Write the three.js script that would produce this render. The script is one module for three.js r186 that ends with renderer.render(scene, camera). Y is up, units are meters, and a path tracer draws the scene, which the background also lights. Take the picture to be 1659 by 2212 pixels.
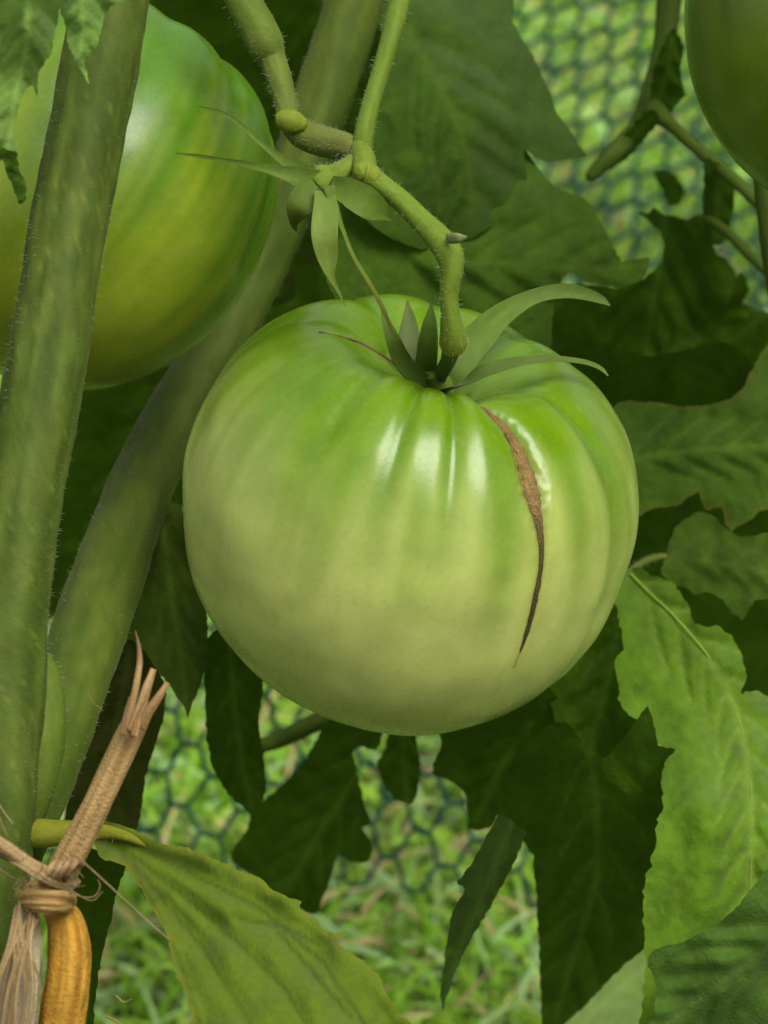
import * as THREE from 'three';
import { SimplexNoise } from 'three/addons/math/SimplexNoise.js';
import { mergeGeometries } from 'three/addons/utils/BufferGeometryUtils.js';

// ---------------------------------------------------------------- camera, sky, sun, exposure
let seed = 20240;
function rnd() { seed = (seed * 1664525 + 1013904223) >>> 0; return seed / 4294967296; }
const rr = (a, b) => a + (b - a) * rnd();
const SN = new SimplexNoise({ random: rnd });
const n3 = (x, y, z) => SN.noise3d(x, y, z);
const clamp = (x, a = 0, b = 1) => Math.min(b, Math.max(a, x));
const sstep = (a, b, x) => { const t = clamp((x - a) / (b - a)); return t * t * (3 - 2 * t); };
const lerp = (a, b, t) => a + (b - a) * t;
const V3 = (x, y, z) => new THREE.Vector3(x, y, z);

const scene = new THREE.Scene();
const PITCH = 25 * Math.PI / 180, FOV = 18.2, CW = 1659, CH = 2212;
const camera = new THREE.PerspectiveCamera(FOV, 768 / 1024, 0.05, 400);
const EYE = V3(0, 0.64, 0.56);
camera.position.copy(EYE);
camera.lookAt(EYE.clone().add(V3(0, -Math.sin(PITCH), -Math.cos(PITCH))));
camera.updateMatrixWorld(true);
camera.focus = 0.59; camera.userData.fStop = 31;
scene.add(camera);
const renderer = new THREE.WebGLRenderer({ antialias: true });
renderer.setSize(768, 1024);
renderer.toneMapping = THREE.LinearToneMapping;
renderer.toneMappingExposure = 1.38;
renderer.shadowMap.enabled = true;
renderer.shadowMap.type = THREE.PCFSoftShadowMap;

const RIGHT = V3(1, 0, 0), UP = V3(0, Math.cos(PITCH), -Math.sin(PITCH)), BACK = V3(0, Math.sin(PITCH), Math.cos(PITCH));
const camDir = (x, y, z) => V3(0, 0, 0).addScaledVector(RIGHT, x).addScaledVector(UP, y).addScaledVector(BACK, z).normalize();
const SUN = camDir(0.30, 0.56, 0.74);
{ // hazy bright sky: a thin veil of cloud, brighter around the sun
  const W = 512, H = 256, data = new Float32Array(W * H * 4);
  for (let j = 0; j < H; j++) for (let i = 0; i < W; i++) {
    const th = (j + 0.5) / H * Math.PI - Math.PI / 2, ph = (i + 0.5) / W * 2 * Math.PI - Math.PI;
    const d = V3(Math.cos(th) * Math.cos(ph), Math.sin(th), Math.cos(th) * Math.sin(ph));
    const cl = 0.5 + 0.5 * (n3(d.x * 1.6, d.y * 2.4, d.z * 1.6) * 0.6 + n3(d.x * 4, d.y * 6, d.z * 4) * 0.3);
    const c = Math.max(0, d.dot(SUN));
    const halo = 1.6 * Math.pow(c, 14);
    const k = 0.22 + 0.17 * cl + 0.15 * Math.max(0, d.y) + halo;
    const o = (j * W + i) * 4, up = d.y > -0.02 ? 1 : 0.4;
    data[o] = k * up * lerp(0.92, 1.0, cl); data[o + 1] = k * up * lerp(0.98, 1.0, cl); data[o + 2] = k * up * lerp(1.0, 0.94, cl); data[o + 3] = 1;
  }
  const t = new THREE.DataTexture(data, W, H, THREE.RGBAFormat, THREE.FloatType);
  t.mapping = THREE.EquirectangularReflectionMapping; t.magFilter = THREE.LinearFilter; t.minFilter = THREE.LinearFilter; t.wrapS = THREE.RepeatWrapping; t.needsUpdate = true;
  scene.background = t; scene.environment = t;
}
const sun = new THREE.DirectionalLight(new THREE.Color(1, 0.96, 0.82), 2.7);
sun.position.copy(SUN).multiplyScalar(6);
sun.castShadow = true; sun.shadow.radius = 76; sun.shadow.mapSize.set(4096, 4096);
Object.assign(sun.shadow.camera, { left: -1.5, right: 1.5, top: 1.5, bottom: -1.5, near: 0.1, far: 14 });
scene.add(sun); scene.add(sun.target);

// ---------------------------------------------------------------- helpers
const TANV = Math.tan(FOV * Math.PI / 360), KPX = 2 * TANV / CH;      // metres per picture unit at one metre
function at(x, y, d) {                                                   // a point seen at (x, y), d metres in front of the lens
  return EYE.clone().addScaledVector(BACK, -d).addScaledVector(RIGHT, (x - CW / 2) * KPX * d).addScaledVector(UP, (CH / 2 - y) * KPX * d);
}
function toPx(p) {
  const q = p.clone().sub(EYE), d = -q.dot(BACK);
  return [CW / 2 + q.dot(RIGHT) / (KPX * d), CH / 2 - q.dot(UP) / (KPX * d), d];
}
const used = {};
function numbered(n) { used[n] = (used[n] ?? -1) + 1; return used[n] ? n + '_' + String(used[n]).padStart(3, '0') : n; }
function thing(name, label, category, pos) {
  const g = new THREE.Group(); g.name = numbered(name); g.position.copy(pos); g.userData = { label, category };
  scene.add(g); g.updateMatrixWorld(true); return g;
}
function part(name, geo, mat, parent, label) {
  // geometry comes in world coordinates; move it to the parent's frame
  const inv = V3(0, 0, 0); parent.getWorldPosition(inv);
  geo.translate(-inv.x, -inv.y, -inv.z);
  const m = new THREE.Mesh(geo, mat); m.name = name; m.castShadow = m.receiveShadow = true;
  if (label) m.userData.label = label;
  parent.add(m); return m;
}
function geom(pos, idx, col, uv) {
  const g = new THREE.BufferGeometry();
  g.setAttribute('position', new THREE.Float32BufferAttribute(pos, 3));
  if (col) g.setAttribute('color', new THREE.Float32BufferAttribute(col, 3));
  if (uv) g.setAttribute('uv', new THREE.Float32BufferAttribute(uv, 2));
  g.setIndex(idx); g.computeVertexNormals(); return g;
}
function noiseTex(size, fn) {                                            // tiling grey texture
  const d = new Uint8Array(size * size * 4);
  for (let j = 0; j < size; j++) for (let i = 0; i < size; i++) {
    const a = i / size * 2 * Math.PI, b = j / size * 2 * Math.PI;
    const v = clamp(fn(a, b)) * 255, o = (j * size + i) * 4; d[o] = d[o + 1] = d[o + 2] = v; d[o + 3] = 255;
  }
  const t = new THREE.DataTexture(d, size, size); t.wrapS = t.wrapT = THREE.RepeatWrapping; t.magFilter = THREE.LinearFilter; t.minFilter = THREE.LinearMipmapLinearFilter; t.generateMipmaps = true; t.needsUpdate = true; return t;
}
const n4 = (a, b, f) => SN.noise4d(Math.cos(a) * f, Math.sin(a) * f, Math.cos(b) * f, Math.sin(b) * f);
const leafBump = noiseTex(256, (a, b) => 0.5 + 0.28 * (1 - 2 * Math.abs(n4(a, b, 2.2))) * 0.6 + 0.25 * n4(a, b, 5) + 0.15 * n4(a, b, 11));
const skinBump = noiseTex(256, (a, b) => 0.5 + 0.3 * n4(a, b, 3) + 0.25 * n4(a, b, 12));
const skinRough = noiseTex(256, (a, b) => 0.58 + 0.12 * n4(a, b, 2.5) + 0.05 * n4(a, b, 9));

const leafMat = (o = {}) => new THREE.MeshPhysicalMaterial({ vertexColors: true, side: THREE.DoubleSide, roughness: 0.97, transmission: o.trans ?? 0.4, thickness: 0, specularIntensity: o.spec ?? 0.3, bumpMap: leafBump, bumpScale: 0.00022 });
const LM = { thin: leafMat({ trans: 0.5 }), mid: leafMat({ trans: 0.45 }), thick: leafMat({ trans: 0.16, spec: 0.12 }), dead: leafMat({ trans: 0.08, spec: 0.1 }) };  // thick: shade put into the material, less transmission and specular for dark leaves
const stemMat = new THREE.MeshPhysicalMaterial({ vertexColors: true, roughness: 0.66, specularIntensity: 0.35, sheen: 0.22, sheenRoughness: 0.4, sheenColor: new THREE.Color(0.5, 0.55, 0.34), bumpMap: skinBump, bumpScale: 0.00008 });
const sepalMat = new THREE.MeshPhysicalMaterial({ vertexColors: true, roughness: 0.7, specularIntensity: 0.5, sheen: 0.25, sheenRoughness: 0.5, sheenColor: new THREE.Color(0.5, 0.6, 0.4), bumpMap: skinBump, bumpScale: 0.00006, transmission: 0.2, thickness: 0 });
const hairMat = new THREE.MeshPhysicalMaterial({ color: new THREE.Color(0.5, 0.55, 0.38), roughness: 0.6, transmission: 0.4, thickness: 0, side: THREE.DoubleSide });

// smooth scalar field through scattered control values (thin plate spline)
function tps(ctrl) {
  const n = ctrl.length, S = 300;
  const phi = (r2) => r2 < 1e-9 ? 0 : 0.5 * r2 * Math.log(r2);
  if (n < 3) { const c = ctrl[0][2]; return () => c; }
  const N = n + 3, A = Array.from({ length: N }, () => new Float64Array(N + 1));
  for (let i = 0; i < n; i++) {
    for (let j = 0; j < n; j++) { const dx = (ctrl[i][0] - ctrl[j][0]) / S, dy = (ctrl[i][1] - ctrl[j][1]) / S; A[i][j] = phi(dx * dx + dy * dy); }
    A[i][i] += 1e-6; A[i][n] = A[n][i] = 1; A[i][n + 1] = A[n + 1][i] = ctrl[i][0] / S; A[i][n + 2] = A[n + 2][i] = ctrl[i][1] / S; A[i][N] = ctrl[i][2];
  }
  for (let i = 0; i < N; i++) {
    let p = i; for (let k = i + 1; k < N; k++) if (Math.abs(A[k][i]) > Math.abs(A[p][i])) p = k;
    [A[i], A[p]] = [A[p], A[i]];
    for (let k = 0; k < N; k++) if (k !== i && A[k][i]) { const f = A[k][i] / A[i][i]; for (let c = i; c <= N; c++) A[k][c] -= f * A[i][c]; }
  }
  const w = A.map((r, i) => r[N] / r[i]);
  return (x, y) => { let s = w[n] + w[n + 1] * x / S + w[n + 2] * y / S; for (let i = 0; i < n; i++) { const dx = (x - ctrl[i][0]) / S, dy = (y - ctrl[i][1]) / S; s += w[i] * phi(dx * dx + dy * dy); } return s; };
}
// outline -> smooth closed curve; a third entry of 1 keeps a sharp corner
function smoothOutline(pts, step) {
  const out = [], n = pts.length;
  for (let i = 0; i < n; i++) {
    const p1 = pts[i], p2 = pts[(i + 1) % n], p0 = p1[2] ? [2 * p1[0] - p2[0], 2 * p1[1] - p2[1]] : pts[(i + n - 1) % n], p3 = p2[2] ? [2 * p2[0] - p1[0], 2 * p2[1] - p1[1]] : pts[(i + 2) % n];
    const L = Math.hypot(p2[0] - p1[0], p2[1] - p1[1]), m = Math.max(1, Math.round(L / step));
    for (let k = 0; k < m; k++) {
      const t = k / m, t2 = t * t, t3 = t2 * t, f = (a, b, c, d) => 0.5 * (2 * b + (c - a) * t + (2 * a - 5 * b + 4 * c - d) * t2 + (3 * b - a - 3 * c + d) * t3);
      // tame overshoot: blend with the straight edge
      const sx = lerp(p1[0], p2[0], t), sy = lerp(p1[1], p2[1], t);
      out.push([lerp(sx, f(p0[0], p1[0], p2[0], p3[0]), 0.8), lerp(sy, f(p0[1], p1[1], p2[1], p3[1]), 0.8)]);
    }
  }
  return out;
}
function inside(poly, x, y) { let c = false; for (let i = 0, j = poly.length - 1; i < poly.length; j = i++) { const a = poly[i], b = poly[j]; if ((a[1] > y) !== (b[1] > y) && x < (b[0] - a[0]) * (y - a[1]) / (b[1] - a[1]) + a[0]) c = !c; } return c; }
function segDist(x, y, a, b) { const dx = b[0] - a[0], dy = b[1] - a[1], t = clamp(((x - a[0]) * dx + (y - a[1]) * dy) / (dx * dx + dy * dy + 1e-9)); return Math.hypot(x - a[0] - t * dx, y - a[1] - t * dy); }
function polyDist(x, y, line) { let m = 1e9; for (let i = 0; i + 1 < line.length; i++) m = Math.min(m, segDist(x, y, line[i], line[i + 1])); return m; }
function delaunay(P) {                                                   // sweep with open and closed triangles
  const n = P.length; let x0 = 1e9, x1 = -1e9, y0 = 1e9, y1 = -1e9;
  for (const p of P) { x0 = Math.min(x0, p[0]); x1 = Math.max(x1, p[0]); y0 = Math.min(y0, p[1]); y1 = Math.max(y1, p[1]); }
  const D = Math.max(x1 - x0, y1 - y0), mx = (x0 + x1) / 2, my = (y0 + y1) / 2;
  const V = P.concat([[mx - 20 * D, my - D], [mx, my + 20 * D], [mx + 20 * D, my - D]]);
  const circ = (i, j, k) => {
    const [ax, ay] = V[i], [bx, by] = V[j], [cx, cy] = V[k], d = 2 * (ax * (by - cy) + bx * (cy - ay) + cx * (ay - by));
    const a2 = ax * ax + ay * ay, b2 = bx * bx + by * by, c2 = cx * cx + cy * cy;
    const ux = (a2 * (by - cy) + b2 * (cy - ay) + c2 * (ay - by)) / d, uy = (a2 * (cx - bx) + b2 * (ax - cx) + c2 * (bx - ax)) / d;
    return { i, j, k, x: ux, y: uy, r: (ax - ux) ** 2 + (ay - uy) ** 2 };
  };
  const order = [...Array(n).keys()].sort((a, b) => V[a][0] - V[b][0]);
  let open = [circ(n, n + 1, n + 2)]; const closed = [];
  for (const c of order) {
    const edges = [], keep = [];
    for (const t of open) {
      const dx = V[c][0] - t.x;
      if (dx > 0 && dx * dx > t.r) { closed.push(t); continue; }
      const dy = V[c][1] - t.y;
      if (dx * dx + dy * dy - t.r > 1e-9) { keep.push(t); continue; }
      edges.push([t.i, t.j], [t.j, t.k], [t.k, t.i]);
    }
    open = keep; const cnt = new Map();
    for (const [a, b] of edges) { const k = a < b ? a * 100003 + b : b * 100003 + a; cnt.set(k, (cnt.get(k) || 0) + 1); }
    for (const [a, b] of edges) { const k = a < b ? a * 100003 + b : b * 100003 + a; if (cnt.get(k) === 1) { const t = circ(a, b, c); if (Number.isFinite(t.r)) open.push(t); } }
  }
  return closed.concat(open).filter((t) => t.i < n && t.j < n && t.k < n).map((t) => [t.i, t.j, t.k]);
}
// veins that leave a midrib on both sides
function autoVeins(mid, n, len, ang = 50) {
  const out = [], L = []; let tot = 0;
  for (let i = 0; i + 1 < mid.length; i++) { L.push(tot); tot += Math.hypot(mid[i + 1][0] - mid[i][0], mid[i + 1][1] - mid[i][1]); }
  for (let k = 1; k <= n; k++) for (const s of [-1, 1]) {
    const q = tot * (k - (s > 0 ? 0.35 : 0.7)) / n; let i = 0; while (i + 1 < L.length && L[i + 1] < q) i++;
    const a = mid[i], b = mid[i + 1], l = Math.hypot(b[0] - a[0], b[1] - a[1]), t = (q - L[i]) / l;
    let x = lerp(a[0], b[0], t), y = lerp(a[1], b[1], t), th = Math.atan2(b[1] - a[1], b[0] - a[0]) + s * ang * Math.PI / 180;
    const line = [[x, y]], len1 = len * (1 - 0.45 * k / n);
    for (let m = 0; m < 8; m++) { th -= s * 0.055; x += Math.cos(th) * len1 / 8; y += Math.sin(th) * len1 / 8; line.push([x, y]); }
    out.push(line);
  }
  return out;
}
const leafSpots = [];
function leaf(parent, o) {
  const step = o.step ?? 10, outl = smoothOutline(o.out.map((p) => [p[0], p[1], p[2]]), step);
  const jit = o.jit ?? 2.6;
  for (const p of outl) { p[0] += jit * n3(p[0] * 0.06, p[1] * 0.06, 3.1); p[1] += jit * n3(p[0] * 0.06, p[1] * 0.06, 9.7); }
  for (const p of outl) { const a = p[0], b = p[1]; p[0] += 0.5 * jit * n3(a * 0.16, b * 0.16, 5.1); p[1] += 0.5 * jit * n3(a * 0.16, b * 0.16, 1.7); }
  let x0 = 1e9, x1 = -1e9, y0 = 1e9, y1 = -1e9; for (const p of outl) { x0 = Math.min(x0, p[0]); x1 = Math.max(x1, p[0]); y0 = Math.min(y0, p[1]); y1 = Math.max(y1, p[1]); }
  const P = outl.map((p) => [p[0], p[1]]), nb = P.length;
  let row = 0;
  for (let y = y0; y < y1; y += step * 0.87, row++) for (let x = x0 + (row % 2) * step / 2; x < x1; x += step) {
    if (!inside(outl, x, y)) continue;
    let ok = true; for (const p of outl) if ((p[0] - x) ** 2 + (p[1] - y) ** 2 < step * step * 0.36) { ok = false; break; }
    if (ok) P.push([x + 0.01 * Math.sin(x * 7 + y * 3), y + 0.01 * Math.cos(x * 3 + y * 5)]);
  }
  const tris = delaunay(P).filter(([a, b, c]) => inside(outl, (P[a][0] + P[b][0] + P[c][0]) / 3, (P[a][1] + P[b][1] + P[c][1]) / 3));
  const depth = tps(o.d), mid = o.mid, veins = o.veins ?? (mid ? autoVeins(mid, o.nv ?? 6, o.vl ?? 160, o.va ?? 48) : []);
  const pos = [], col = [], pts = [], base = o.col, vein = o.vcol ?? base.map((c) => c * 1.5 + 0.01), edge = o.edge;
  const q = o.quilt ?? 0.0024, so = rr(0, 50), wav = o.wave ?? 0.0012;
  for (let i = 0; i < P.length; i++) {
    const [x, y] = P[i]; let d = depth(x, y), vm = 0, ed = 1e9;
    const dm = mid ? polyDist(x, y, mid) : 1e9; let dv = 1e9; for (const v of veins) dv = Math.min(dv, polyDist(x, y, v));
    d += (o.fold ?? 0.004) * (mid ? Math.min(dm, 260) / 100 : 0);
    if (veins.length) d -= q * (1 - Math.exp(-((Math.min(dv, dm * 1.2) / 22) ** 2)));
    d += wav * (n3(x * 0.006 + so, y * 0.006, so) * 1.5 + 0.13 * n3(x * 0.016, y * 0.016 + so, so)) + (o.pucker ?? 0.00036) * n3(x * 0.034, y * 0.034, so) * (1 - Math.exp(-((Math.min(dv, dm) / 14) ** 2)));
    if (edge) { ed = polyDist(x, y, outl); if (o.curl) d += o.curl * Math.exp(-((ed / 26) ** 2)); }
    const p = at(x, y, d); pts.push(p);
    vm = Math.max(Math.exp(-((dm / (o.mw ?? 7)) ** 2)), (o.vw ?? 0.6) * Math.exp(-((dv / 5) ** 2)));
    const f = 1 + (o.mott ?? 1) * (0.16 * n3(x * 0.011 + so, y * 0.011, 1) + 0.13 * n3(x * 0.035, y * 0.035 + so, 2)) + 0.1 * n3(x * 0.11, y * 0.11, 5);
    const yl = edge ? Math.exp(-((ed / (o.ew ?? 18)) ** 2)) * (0.65 + 0.35 * n3(x * 0.02, y * 0.02, 7)) : 0;
    for (let c = 0; c < 3; c++) { let v = lerp(base[c], vein[c], vm) * f; if (edge) v = lerp(v, edge[c], yl); col.push(Math.max(0.002, v)); }
  }
  // uv in metres in the leaf's own plane
  const c0 = pts.reduce((s, p) => s.add(p), V3(0, 0, 0)).multiplyScalar(1 / pts.length), ax = pts[Math.floor(nb / 3)].clone().sub(c0).normalize();
  const ay = V3(0, 0, 0).crossVectors(ax, pts[Math.floor(nb * 2 / 3)].clone().sub(c0)).cross(ax).normalize(), uv = [];
  for (const p of pts) { pos.push(p.x, p.y, p.z); const r = p.clone().sub(c0); uv.push(r.dot(ax) * 38, r.dot(ay) * 38); }
  const idx = []; for (const [a, b, c] of tris) { const s = (P[b][0] - P[a][0]) * (P[c][1] - P[a][1]) - (P[b][1] - P[a][1]) * (P[c][0] - P[a][0]); s > 0 ? idx.push(a, c, b) : idx.push(a, b, c); }
  const m = part(o.name ?? 'leaf', geom(pos, idx, col, uv), o.mat ?? LM.mid, parent, o.label);
  if (o.rib) {                                                            // raised midrib
    const r = o.rib, ribPts = mid.map(([x, y], i) => { const t = i / (mid.length - 1); return [x, y, depth(x, y) + (o.ribOff ?? -0.0006), r * (1 - 0.75 * t)]; });
    tube(m, 'midrib', ribPts, { col: () => o.ribCol ?? vein, seg: 8, n: 40, mat: stemMat });
  }
  return m;
}
// round or flattened tapering tube; points are [x, y, distance, radius in picture units]
function tube(parent, name, ctrl, o = {}) {
  const N = o.n ?? 60, S = o.seg ?? 20;
  const P = ctrl.map((c) => at(c[0], c[1], c[2])), R = ctrl.map((c) => c[3] * KPX * c[2]);
  const curve = new THREE.CatmullRomCurve3(P, false, 'centripetal');
  const pts = [], rad = [], m = P.length - 1;
  for (let i = 0; i <= N; i++) {
    const t = i / N; pts.push(curve.getPoint(t));
    const s = Math.min(t * m, m - 1e-6), k = Math.floor(s), u = s - k, a = R[Math.max(0, k - 1)], b = R[k], c = R[k + 1], d = R[Math.min(m, k + 2)];
    rad.push(Math.max(1e-5, 0.5 * (2 * b + (c - a) * u + (2 * a - 5 * b + 4 * c - d) * u * u + (3 * b - a - 3 * c + d) * u * u * u)));
  }
  const pos = [], col = [], uv = [], idx = [], so = rr(0, 99), hairs = o.hairs ? [] : null; let nrm = null, len = 0;
  const flat = o.flat ?? 1, ridge = o.ridge ?? 0.03, curl = o.curl ?? 0;
  for (let i = 0; i <= N; i++) {
    const T = pts[Math.min(N, i + 1)].clone().sub(pts[Math.max(0, i - 1)]).normalize();
    if (o.face) { nrm = o.face.clone().addScaledVector(T, -o.face.dot(T)).normalize(); if (o.twist) nrm.applyAxisAngle(T, o.twist * i / N); }
    else if (!nrm) nrm = V3(0, 0, 0).crossVectors(T, Math.abs(T.y) < 0.9 ? V3(0, 1, 0) : V3(1, 0, 0)).normalize();
    else nrm.addScaledVector(T, -nrm.dot(T)).normalize();
    const B = V3(0, 0, 0).crossVectors(T, nrm), t = i / N;
    if (i) len += pts[i].distanceTo(pts[i - 1]);
    let cap = 1; if (o.round1 && t > 0.93) cap = Math.sqrt(Math.max(0, 1 - ((t - 0.93) / 0.07) ** 2)) + 0.02; if (o.round0 && t < 0.07) cap *= Math.sqrt(Math.max(0, 1 - ((0.07 - t) / 0.07) ** 2)) + 0.02;
    for (let k = 0; k <= S; k++) {
      const a = k / S * 2 * Math.PI, ca = Math.cos(a), sa = Math.sin(a), p = pts[i];
      const lump = 1 + ridge * (n3(ca * 1.3 + so, sa * 1.3, len * 60) + 0.6 * n3(ca * 3 + so, sa * 3, len * 150)) + (o.grain ? o.grain * n3(ca * 7 + so, sa * 7, len * 25) : 0);
      const r = rad[i] * lump * cap, w = p.clone().addScaledVector(B, sa * r).addScaledVector(nrm, ca * r * flat + curl * (1 - sa * sa) * r);
      pos.push(w.x, w.y, w.z); uv.push(k / S * Math.max(1, Math.round(2 * Math.PI * rad[0] * 60)), len * 60);
      const c = o.col(t, a, len, so), f = 1 + (o.mott ?? 0.14) * (n3(ca * 1.5 + so, sa * 1.5, len * 110) + 0.7 * n3(w.x * 700, w.y * 700, w.z * 700));
      col.push(Math.max(0.001, c[0] * f), Math.max(0.001, c[1] * f), Math.max(0.001, c[2] * f));
    }
    if (i < N) for (let k = 0; k < S; k++) { const a = i * (S + 1) + k, b = a + S + 1; idx.push(a, a + 1, b, a + 1, b + 1, b); }
  }
  for (const [e, s] of [[0, 1], [N, -1]]) if (rad[e] > 1e-4) {            // close the ends
    const c = pos.length / 3; pos.push(pts[e].x, pts[e].y, pts[e].z); uv.push(0, 0); const q = o.col(e / N, 0, len, so); col.push(...q);
    for (let k = 0; k < S; k++) { const a = e * (S + 1) + k; s > 0 ? idx.push(c, a + 1, a) : idx.push(c, a, a + 1); }
  }
  const g = geom(pos, idx, col, uv);
  { const nn = g.attributes.normal; for (let i = 0; i <= N; i++) { const a = i * (S + 1), b = a + S, x = nn.getX(a) + nn.getX(b), y = nn.getY(a) + nn.getY(b), z = nn.getZ(a) + nn.getZ(b), l = Math.hypot(x, y, z) || 1; nn.setXYZ(a, x / l, y / l, z / l); nn.setXYZ(b, x / l, y / l, z / l); } }
  const mesh = part(name, g, o.mat ?? stemMat, parent, o.label);
  if (o.hairs && parent.parent === scene) hairCoat(mesh, pts, rad, o.hairs, o.hairLen ?? 0.0008);
  return mesh;
}
const hairGeo = (() => { const g = new THREE.ConeGeometry(0.000032, 1, 4, 1, true); g.translate(0, 0.5, 0); return g; })();
function hairCoat(mesh, pts, rad, count, L) {
  const im = new THREE.InstancedMesh(hairGeo, hairMat, count), M = new THREE.Matrix4(), Q = new THREE.Quaternion(), off = mesh.parent.position;
  for (let i = 0; i < count; i++) {
    const s = rnd() * (pts.length - 1.001), k = Math.floor(s), p = pts[k].clone().lerp(pts[k + 1], s - k), T = pts[k + 1].clone().sub(pts[k]).normalize();
    const a = V3(rr(-1, 1), rr(-1, 1), rr(-1, 1)); a.addScaledVector(T, -a.dot(T)).normalize();
    const dir = a.clone().addScaledVector(T, rr(-0.4, 0.4)).normalize(); Q.setFromUnitVectors(V3(0, 1, 0), dir);
    p.addScaledVector(a, lerp(rad[k], rad[k + 1], s - k) * 0.97).sub(off);
    M.compose(p, Q, V3(1, L * Math.pow(rnd(), 1.6) * 1.7, 1)); im.setMatrixAt(i, M);
  }
  im.name = 'fine_hair'; im.userData.kind = 'stuff'; im.castShadow = true; mesh.add(im);
}

// ---------------------------------------------------------------- ground, grass
{
  const g = new THREE.PlaneGeometry(300, 300, 1, 1); g.rotateX(-Math.PI / 2);
  const t = noiseTex(512, (a, b) => 0.5 + 0.25 * n4(a, b, 4) + 0.25 * n4(a, b, 14)); t.repeat.set(600, 600); t.colorSpace = THREE.SRGBColorSpace;
  const m = new THREE.Mesh(g, new THREE.MeshStandardMaterial({ color: new THREE.Color(0.2, 0.24, 0.06), map: t, roughness: 1 }));
  m.name = 'ground'; m.userData = { kind: 'structure', label: 'lawn soil under the grass' }; m.receiveShadow = true; scene.add(m);
  // grass blades
  const NB = 170000, pos = [], idx = [], S = 4;
  for (let i = 0; i <= S; i++) { const u = i / S, w = 0.5 * Math.pow(1 - u, 0.55), b = 0.55 * u * u, y = u - 0.28 * u * u; pos.push(-w, y, b, 0, y, b - 0.25 * w, w, y, b); if (i < S) { const a = i * 3; idx.push(a, a + 1, a + 3, a + 1, a + 4, a + 3, a + 1, a + 2, a + 4, a + 2, a + 5, a + 4); } }
  const bg = geom(pos, idx);
  const im = new THREE.InstancedMesh(bg, new THREE.MeshPhysicalMaterial({ roughness: 0.5, side: THREE.DoubleSide, transmission: 0.3, thickness: 0, specularIntensity: 0.6 }), NB);
  const M = new THREE.Matrix4(), E = new THREE.Euler(), Q = new THREE.Quaternion(), C = new THREE.Color();
  for (let i = 0; i < NB; i++) {
    const far = rnd() < 0.25, z = far ? rr(-5, -2.2) : rr(-2.3, 0.0), x = far ? rr(-1.6, 1.6) : rr(-0.75, 0.75);
    const cl = n3(x * 6, z * 6, 0.3), h = rr(0.014, 0.045) * (1 + 0.35 * cl), w = h * 0 + rr(0.0009, 0.0028);
    E.set(rr(-0.25, 0.95), rr(0, 6.283), rr(-0.3, 0.3), 'YXZ'); Q.setFromEuler(E);
    M.compose(V3(x, -0.002, z), Q, V3(w, h, h)); im.setMatrixAt(i, M);
    const q = rnd(), f = rr(0.75, 1.35) * (1 + 0.3 * n3(x * 9, z * 9, 5));
    if (q < 0.10) C.setRGB(0.55 * f, 0.46 * f, 0.20 * f); else if (q < 0.3) C.setRGB(0.36 * f, 0.56 * f, 0.22 * f); else if (q < 0.65) C.setRGB(0.27 * f, 0.47 * f, 0.035 * f); else C.setRGB(0.17 * f, 0.36 * f, 0.015 * f);
    im.setColorAt(i, C);
  }
  im.name = 'grass'; im.userData = { kind: 'stuff', label: 'sunlit short lawn grass behind and below the tomato plant', category: 'grass' }; im.castShadow = im.receiveShadow = true; scene.add(im);
}

// ---------------------------------------------------------------- hexagonal netting
const wireMat = new THREE.MeshPhysicalMaterial({ color: new THREE.Color(0.005, 0.036, 0.029), roughness: 0.75, specularIntensity: 0.3 });
function netting(cx, cy, d, tilt, wPx, hPx, lean, label, thick, W = 0.0102, T = 0.0058, D = 0.0046) {
  const O = at(cx, cy, d), t = thing('hexagonal_netting', label, 'wire netting', O); t.userData.group = undefined; delete t.userData.group;
  const A = V3(0, 0, 0).addScaledVector(RIGHT, Math.cos(tilt)).addScaledVector(UP, -Math.sin(tilt)).addScaledVector(BACK, lean[0]).normalize();   // along the strands
  const Bv = V3(0, 0, 0).addScaledVector(RIGHT, Math.sin(tilt)).addScaledVector(UP, Math.cos(tilt)).addScaledVector(BACK, lean[1]).normalize();    // across
  const nrm = V3(0, 0, 0).crossVectors(A, Bv).normalize(), per = 2 * (T + D);
  const la = wPx * KPX * d, lb = hPx * KPX * d, n = Math.ceil(lb / W / 2), so = rr(0, 50);
  for (let i = -n; i <= n; i++) {
    const pts = [], m = Math.ceil(la / per / 2), ph = (i & 1) ? per / 2 : 0;
    for (let k = -m; k < m; k++) {
      const s = k * per + ph, e = 0.00045, h = W / 2;
      const tw = (s0, y, sg) => { for (let q = 0; q <= 4; q++) { const a = q / 4 * Math.PI * 2; pts.push([s0 + T * q / 4, y + sg * e * Math.cos(a) * -1, e * Math.sin(a) * sg]); } };
      tw(s - T / 2, h, 1); tw(s + per / 2 - T / 2, -h, -1);
    }
    const P = pts.map(([s, y, z]) => { const b = i * W + y; const wob = 0.004 * n3(s * 22 + so, b * 22, so) + 0.0016 * n3(s * 60, b * 60, so); return O.clone().addScaledVector(A, s + 0.0012 * n3(s * 70, b * 70, 3 + so)).addScaledVector(Bv, b + 0.0012 * n3(s * 70, b * 70, 8 + so)).addScaledVector(nrm, z + wob); });
    const g = new THREE.TubeGeometry(new THREE.CatmullRomCurve3(P, false, 'centripetal'), P.length * 2, thick, 6);
    part('wire', g, wireMat, t);
  }
  return t;
}
netting(1360, 330, 1.72, 0.72, 1000, 1100, [0.15, -0.15], 'far blue-green hexagonal wire netting in front of the lawn, upper right', 0.0016, 0.0130, 0.0050, 0.0056);
netting(610, 1600, 1.10, 0.12, 1150, 470, [-0.1, -0.2], 'near blue-green hexagonal wire netting under the cracked tomato, lower left', 0.0008);

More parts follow.
